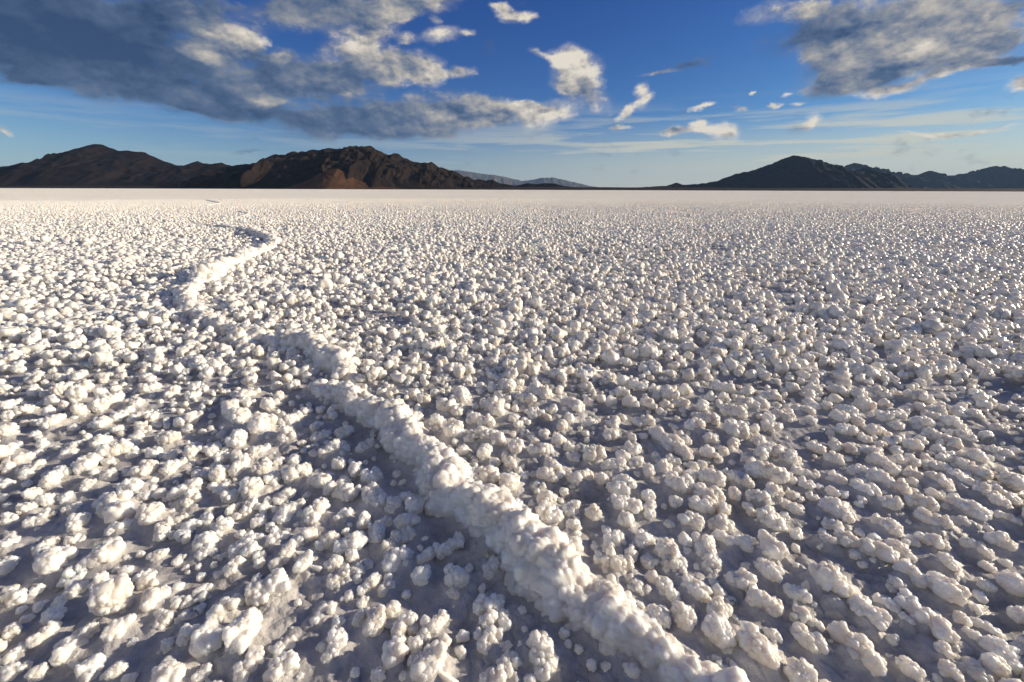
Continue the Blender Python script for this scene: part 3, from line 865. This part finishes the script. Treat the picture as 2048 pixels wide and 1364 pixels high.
add("desert_plain", me, PLAIN, kind="structure")

# ------------------------------------------------------------------ air
HAZE = 1.1e-5
top = 1500.0
hb = 46000.0
Vb = np.array([[sx * hb, sy * hb, z] for z in (-4.5, top) for sy in (-1, 1) for sx in (-1, 1)])
Fb = np.array([[0, 2, 3, 1], [4, 5, 7, 6], [0, 1, 5, 4], [2, 6, 7, 3], [0, 4, 6, 2], [1, 3, 7, 5]])
if HAZE:
    me = mesh_from("haze", Vb, Fb, smooth=False)
    mt, nt, out = new_mat("haze")
    pv = N(nt, "ShaderNodeVolumePrincipled")
    pv.inputs["Color"].default_value = (.36, .60, 1.0, 1)
    pv.inputs["Density"].default_value = HAZE
    pv.inputs["Anisotropy"].default_value = 0.0
    nt.links.new(pv.outputs[0], out.inputs["Volume"])
    add("haze", me, mt, kind="stuff")

# ------------------------------------------------------------------ sun and sky
SUN_AZ, SUN_EL = 82.0, 15.0
sd = np.array([math.sin(R(SUN_AZ)) * math.cos(R(SUN_EL)), math.cos(R(SUN_AZ)) * math.cos(R(SUN_EL)), math.sin(R(SUN_EL))])
sl = bpy.data.lights.new("sun", 'SUN')
sl.energy = 4.8
sl.angle = R(1.0)
sl.color = (1.0, .85, .63)
so = bpy.data.objects.new("sun", sl)
so.rotation_euler = Vector(sd).to_track_quat('Z', 'Y').to_euler()
COL.objects.link(so)

world = bpy.data.worlds.new("World")
scene.world = world
world.use_nodes = True
wn = world.node_tree
wn.nodes.clear()
wo = N(wn, "ShaderNodeOutputWorld")
bg = N(wn, "ShaderNodeBackground")
STR = 0.075
bg.inputs["Strength"].default_value = STR
wn.links.new(bg.outputs[0], wo.inputs["Surface"])
sky = N(wn, "ShaderNodeTexSky")
sky.sky_type = 'NISHITA'
sky.sun_disc = False
sky.sun_elevation = R(SUN_EL)
sky.sun_rotation = R(SUN_AZ)
sky.altitude = 1300
sky.air_density = 1.0
sky.dust_density = 0.6
sky.ozone_density = 3.0
hs = N(wn, "ShaderNodeHueSaturation")
hs.inputs["Saturation"].default_value = 1.0
hs.inputs["Value"].default_value = 1.0
# a deep, polarised blue overhead
sr = N(wn, "ShaderNodeSeparateColor"); cr_ = N(wn, "ShaderNodeCombineColor")
wn.links.new(sky.outputs[0], sr.inputs[0])
for ch, (pw_, kk) in enumerate(((1.6, 1.22), (1.42, 1.12), (1.0, .95))):
    a = N(wn, "ShaderNodeMath", operation='MULTIPLY'); a.inputs[1].default_value = STR
    b_ = N(wn, "ShaderNodeMath", operation='POWER'); b_.inputs[1].default_value = pw_
    c_ = N(wn, "ShaderNodeMath", operation='MULTIPLY'); c_.inputs[1].default_value = kk / STR
    wn.links.new(sr.outputs[ch], a.inputs[0]); wn.links.new(a.outputs[0], b_.inputs[0]); wn.links.new(b_.outputs[0], c_.inputs[0])
    wn.links.new(c_.outputs[0], cr_.inputs[ch])
wn.links.new(cr_.outputs[0], hs.inputs["Color"])
tc = N(wn, "ShaderNodeTexCoord")
DIR = tc.outputs["Generated"]

# clouds: where they stand in the sky (read off the photo as directions), ragged by noise and lit from the sun's side
#        x    y   half w/h  turn  amount  brightness
BLOBS = [
    (60, 55, 210, 72, 5, 1.3, .03), (235, 70, 190, 66, 8, 1.3, .05), (330, 25, 170, 36, 0, 1.0, .14), (120, 112, 150, 42, 8, 1.2, .03),
    (50, 150, 90, 15, 6, .9, .08), (235, 165, 170, 40, 11, 1.2, .13), (400, 190, 150, 44, 10, 1.2, .17), (430, 222, 75, 18, 15, 1.0, .12),
    (560, 150, 150, 46, 5, 1.2, .22), (650, 165, 120, 38, 0, 1.1, .26), (515, 203, 40, 14, -5, .8, .75),
    (430, 65, 80, 36, 20, .9, .62), (405, 108, 48, 20, 12, 1.0, .85), (490, 80, 40, 28, -20, .8, .6), (365, 22, 55, 14, 22, .6, .6),
    (690, 22, 160, 36, -5, 1.2, .33), (620, 8, 110, 26, 0, 1.0, .2), (830, 5, 95, 26, -12, 1.1, .6), (725, 72, 75, 26, -14, 1.1, .72),
    (545, 113, 30, 10, 0, .8, .75), (735, 118, 90, 32, 5, 1.1, .52), (792, 138, 58, 28, 0, 1.0, .62), (850, 140, 34, 32, 0, 1.0, .7), (908, 146, 38, 11, 0, .9, .66),
    (886, 66, 36, 20, -15, .95, .82), (820, 80, 24, 14, 0, .7, .6), (936, 60, 14, 9, 0, .8, .7), (872, 36, 12, 8, 0, .7, .7),
    (1002, 22, 30, 16, 25, 1.0, .85), (1036, 40, 34, 14, -5, 1.0, .85), (990, 8, 18, 8, 0, .8, .7),
    (620, 236, 130, 26, 4, 1.1, .13), (765, 242, 150, 38, 0, 1.2, .22), (880, 226, 115, 40, 0, 1.2, .42), (980, 226, 90, 30, 0, 1.1, .5), (1098, 230, 58, 24, -18, 1.1, .72),
    (1050, 210, 30, 10, 0, .7, .7), (690, 192, 14, 6, 0, .8, .8), (740, 268, 190, 12, 0, .55, .2),
    (1140, 115, 40, 26, 0, 1.1, .88), (1152, 148, 52, 42, 0, 1.1, .72), (1172, 190, 60, 26, 25, .7, .6), (1085, 108, 36, 8, 25, .55, .6),
    (1277, 184, 13, 15, 0, 1.0, .9), (1290, 203, 15, 18, 60, 1.0, .85), (1260, 225, 28, 8, -32, .9, .75),
    (1355, 259, 62, 8, 0, .9, .66), (1396, 252, 22, 13, 0, 1.1, .85), (1446, 265, 34, 17, 5, 1.1, .88), (1350, 252, 18, 8, 0, .9, .8), (1240, 256, 24, 5, 0, .9, .7),
    (1410, 217, 24, 5, -4, .9, .8), (1476, 226, 20, 6, -4, .9, .8), (1503, 188, 9, 4, -10, .9, .8), (1580, 183, 12, 5, -22, .9, .85),
    (1553, 208, 22, 6, -12, .9, .75), (1602, 204, 20, 5, -5, .9, .7), (1622, 243, 22, 15, -50, .9, .85), (1592, 260, 34, 14, 0, .5, .6),
    (1375, 128, 60, 14, -15, .6, .12), (1310, 150, 48, 6, -6, .7, .5),
    (1640, 52, 70, 38, -22, 1.0, .2), (1540, 25, 70, 20, -10, .7, .68), (1612, 18, 55, 16, -25, .8, .74), (1560, 85, 70, 40, -10, .45, .15),
    (1725, 60, 130, 62, -15, 1.2, .40), (1860, 38, 180, 52, -10, 1.2, .42), (1785, 120, 150, 52, -15, 1.2, .58), (1905, 88, 110, 24, -12, 1.2, .62),
    (1700, 165, 90, 28, -10, 1.1, .3), (1765, 186, 70, 13, -12, 1.1, .68), (1885, 146, 80, 10, -17, 1.0, .75), (1985, 74, 70, 20, -8, 1.1, .62),
    (2005, 117, 70, 9, -4, 1.1, .15), (1995, 18, 90, 20, -15, 1.0, .6), (2036, 166, 24, 16, 0, .8, .8), (1900, 262, 170, 6, -2, .75, .8),
    (1935, 112, 115, 30, -10, 1.1, .48), (1965, 62, 100, 40, -10, 1.1, .42), (1690, 120, 110, 60, -15, 1.0, .33), (4, 262, 18, 8, 28, .9, .8), (500, 305, 45, 4, -4, .6, .2),
    # beyond the frame
    (-250, 60, 260, 80, 0, 1.2, .1), (-300, -150, 400, 120, 0, 1.2, .12), (300, -160, 380, 90, 0, 1.2, .15), (2350, 60, 300, 70, -8, 1.1, .4),
    (2300, -200, 380, 110, -10, 1.2, .4), (1000, -330, 300, 120, -10, 1.0, .55), (1500, -250, 240, 60, -15, .9, .6),
]


def vmath(op, a, b=None):
    n = N(wn, "ShaderNodeVectorMath", operation=op)
    wn.links.new(a, n.inputs[0])
    if b is not None:
        if isinstance(b, tuple): n.inputs[1].default_value = b
        else: wn.links.new(b, n.inputs[1])
    return n.outputs["Vector"]


def fmath(op, a, b=None, c=None, clamp=False):
    n = N(wn, "ShaderNodeMath", operation=op)
    n.use_clamp = clamp
    for i, v in enumerate((a, b, c)):
        if v is None: continue
        if isinstance(v, (int, float)): n.inputs[i].default_value = v
        else: wn.links.new(v, n.inputs[i])
    return n.outputs[0]


def wnoise(vec, scale, detail, rough=.55, out="Fac", lac=2.0):
    n = N(wn, "ShaderNodeTexNoise")
    n.inputs["Scale"].default_value = scale
    n.inputs["Detail"].default_value = detail
    n.inputs["Roughness"].default_value = rough
    n.inputs["Lacunarity"].default_value = lac
    wn.links.new(vec, n.inputs["Vector"])
    return n.outputs[out]


def ramp(fac, stops):
    n = N(wn, "ShaderNodeValToRGB")
    e = n.color_ramp.elements
    while len(e) < len(stops): e.new(.5)
    for i, (p, c) in enumerate(stops):
        e[i].position = p; e[i].color = (*c, 1)
    wn.links.new(fac, n.inputs["Fac"])
    return n.outputs["Color"]


def smooth(v, lo, hi, o0=0.0, o1=1.0):
    n = N(wn, "ShaderNodeMapRange", interpolation_type='SMOOTHSTEP')
    n.inputs["From Min"].default_value = lo; n.inputs["From Max"].default_value = hi
    n.inputs["To Min"].default_value = o0; n.inputs["To Max"].default_value = o1
    wn.links.new(v, n.inputs["Value"])
    return n.outputs["Result"]


sq = vmath('MULTIPLY', DIR, (1.0, 1.0, 1.7))
w1 = vmath('SUBTRACT', wnoise(sq, 9.0, 5.0, .6, "Color"), (.5, .5, .5))
w1 = vmath('MULTIPLY', w1, (.06, .06, .045))
wd = vmath('ADD', DIR, w1)
D = Bt = None
GROW = 1.30
for (cx, cy_, rx, ry, tn, am, br) in BLOBS:
    d0 = ray(cx, cy_); d0 = d0 / np.linalg.norm(d0)
    ca, sa_ = math.cos(R(tn)), math.sin(R(tn))
    da = ray(cx + rx * ca, cy_ + rx * sa_); da /= np.linalg.norm(da)
    db = ray(cx - ry * sa_, cy_ + ry * ca); db /= np.linalg.norm(db)
    ta = da - d0; la = np.linalg.norm(ta); ta = ta - d0 * (ta @ d0); ta /= np.linalg.norm(ta)
    tb = np.cross(d0, ta); lb = abs((db - d0) @ tb)
    mp = N(wn, "ShaderNodeMapping", vector_type='TEXTURE')
    mp.inputs["Location"].default_value = tuple(d0)
    mp.inputs["Rotation"].default_value = Matrix(np.stack([ta, tb, d0], 1).tolist()).to_euler('XYZ')
    mp.inputs["Scale"].default_value = (la * GROW, lb * GROW, 1.0)
    wn.links.new(wd, mp.inputs["Vector"])
    g = N(wn, "ShaderNodeTexGradient", gradient_type='SPHERICAL')
    wn.links.new(mp.outputs[0], g.inputs[0])
    v = g.outputs["Fac"]
    D = fmath('MULTIPLY', v, am) if D is None else fmath('MULTIPLY_ADD', v, am, D)
    Bt = fmath('MULTIPLY', v, am * br) if Bt is None else fmath('MULTIPLY_ADD', v, am * br, Bt)
for (az_, el_, sz_, am, br) in ((180, 35, .5, 1.2, .5), (-120, 30, .4, 1.2, .6), (130, 28, .35, 1.2, .4), (-60, 62, .35, 1.1, .4), (-95, 22, .3, 1.1, .5), (150, 65, .3, 1.1, .4)):  # unseen bright clouds overhead and behind, added to fill the shade
    d0 = np.array([math.sin(R(az_)) * math.cos(R(el_)), math.cos(R(az_)) * math.cos(R(el_)), math.sin(R(el_))])
    mp = N(wn, "ShaderNodeMapping", vector_type='TEXTURE')
    mp.inputs["Location"].default_value = tuple(d0)
    mp.inputs["Scale"].default_value = (sz_ * 1.5, sz_ * 1.5, sz_ * .8)
    wn.links.new(wd, mp.inputs["Vector"])
    g = N(wn, "ShaderNodeTexGradient", gradient_type='SPHERICAL')
    wn.links.new(mp.outputs[0], g.inputs[0])
    D = fmath('MULTIPLY_ADD', g.outputs["Fac"], am, D)
    Bt = fmath('MULTIPLY_ADD', g.outputs["Fac"], am * br, Bt)
bright = fmath('DIVIDE', Bt, fmath('MAXIMUM', D, .02))
sq2 = vmath('ADD', vmath('MULTIPLY', w1, (.5, .5, .5)), sq)
fa = wnoise(sq2, 13.0, 7.0, .58)
so_ = vmath('ADD', sq2, (float(sd[0]) * .018, float(sd[1]) * .018, .030))
fb = wnoise(so_, 13.0, 5.0, .55)
relief = fmath('SUBTRACT', fa, fb)
fine = wnoise(sq2, 40.0, 6.0, .62)
fineb = wnoise(vmath('ADD', sq2, (float(sd[0]) * .005, float(sd[1]) * .005, .010)), 40.0, 5.0, .6)
Dm = fmath('MINIMUM', D, 1.3)
cov = fmath('MULTIPLY_ADD', fmath('SUBTRACT', fa, .5), 1.35, Dm)
cov = fmath('MULTIPLY_ADD', fmath('SUBTRACT', fine, .5), 1.05, cov)
alpha = smooth(cov, .13, .80)
veil = fmath('MULTIPLY', smooth(fmath('MULTIPLY_ADD', fmath('SUBTRACT', fa, .5), .5, D), .02, .55), .42)
alpha = fmath('MAXIMUM', alpha, veil)
edge = smooth(cov, .35, .95, .12, 0.0)
lum = fmath('ADD', fmath('MULTIPLY_ADD', relief, fmath('MULTIPLY_ADD', bright, 2.0, .5), bright), edge)
fc = wnoise(vmath('MULTIPLY', DIR, (1.0, 1.0, 2.6)), 6.0, 5.0, .6)
lum = fmath('MULTIPLY_ADD', fmath('SUBTRACT', fc, .5), .34, lum)
lum = fmath('MULTIPLY_ADD', fmath('SUBTRACT', fine, fineb), fmath('MULTIPLY_ADD', bright, 1.0, .12), lum)
k = 0.86 / STR
CC = ramp(lum, [(0.0, (.026, .055, .125)), (.22, (.075, .115, .20)), (.45, (.20, .22, .26)), (.7, (.42, .39, .35)), (1.0, (.70, .64, .54))])
CC = vmath('SCALE', CC); CC.node.inputs["Scale"].default_value = k

# thin high streaks low over the horizon
sep = N(wn, "ShaderNodeSeparateXYZ"); wn.links.new(DIR, sep.inputs[0])
st = vmath('MULTIPLY', DIR, (1.0, 1.0, 16.0))
f1 = wnoise(st, 3.6, 6.0, .55)
band = fmath('MULTIPLY', smooth(sep.outputs["Z"], .012, .05), smooth(sep.outputs["Z"], .175, .085))
side = smooth(sep.outputs["X"], -.45, .45, .25, 1.0)
cir = fmath('MULTIPLY', fmath('MULTIPLY', smooth(f1, .41, .62), band), fmath('MULTIPLY', side, .85))
lowv = fmath('MULTIPLY', smooth(sep.outputs['Z'], .15, .0), smooth(sep.outputs['X'], -.45, .62, .20, .92))
cir = fmath('MAXIMUM', cir, lowv)
mxc = N(wn, "ShaderNodeMix", data_type='RGBA')
wn.links.new(cir, mxc.inputs[0])
gm = N(wn, "ShaderNodeGamma"); gm.inputs["Gamma"].default_value = 1.0
wn.links.new(hs.outputs["Color"], gm.inputs["Color"])
wn.links.new(gm.outputs[0], mxc.inputs[6])
mxc.inputs[7].default_value = (.56 * k, .545 * k, .44 * k, 1)
mx = N(wn, "ShaderNodeMix", data_type='RGBA')
wn.links.new(fmath('MULTIPLY', alpha, .96), mx.inputs[0])
wn.links.new(mxc.outputs[2], mx.inputs[6])
wn.links.new(CC, mx.inputs[7])
wn.links.new(mx.outputs[2], bg.inputs["Color"])
world.cycles.sampling_method = 'NONE'

# ------------------------------------------------------------------ render settings
scene.view_settings.view_transform = 'Standard'
scene.view_settings.look = 'None'
scene.view_settings.exposure = 0.44
scene.view_settings.gamma = 1.0
scene.render.engine = 'CYCLES'
cy = scene.cycles
cy.use_denoising = True
try:
    cy.denoiser = 'OPENIMAGEDENOISE'
except Exception:
    pass
cy.max_bounces = 5
cy.diffuse_bounces = 3
cy.glossy_bounces = 2
cy.transmission_bounces = 2
cy.volume_bounces = 0
cy.sample_clamp_indirect = 6.0
cy.use_adaptive_sampling = True
cy.adaptive_threshold = 0.03
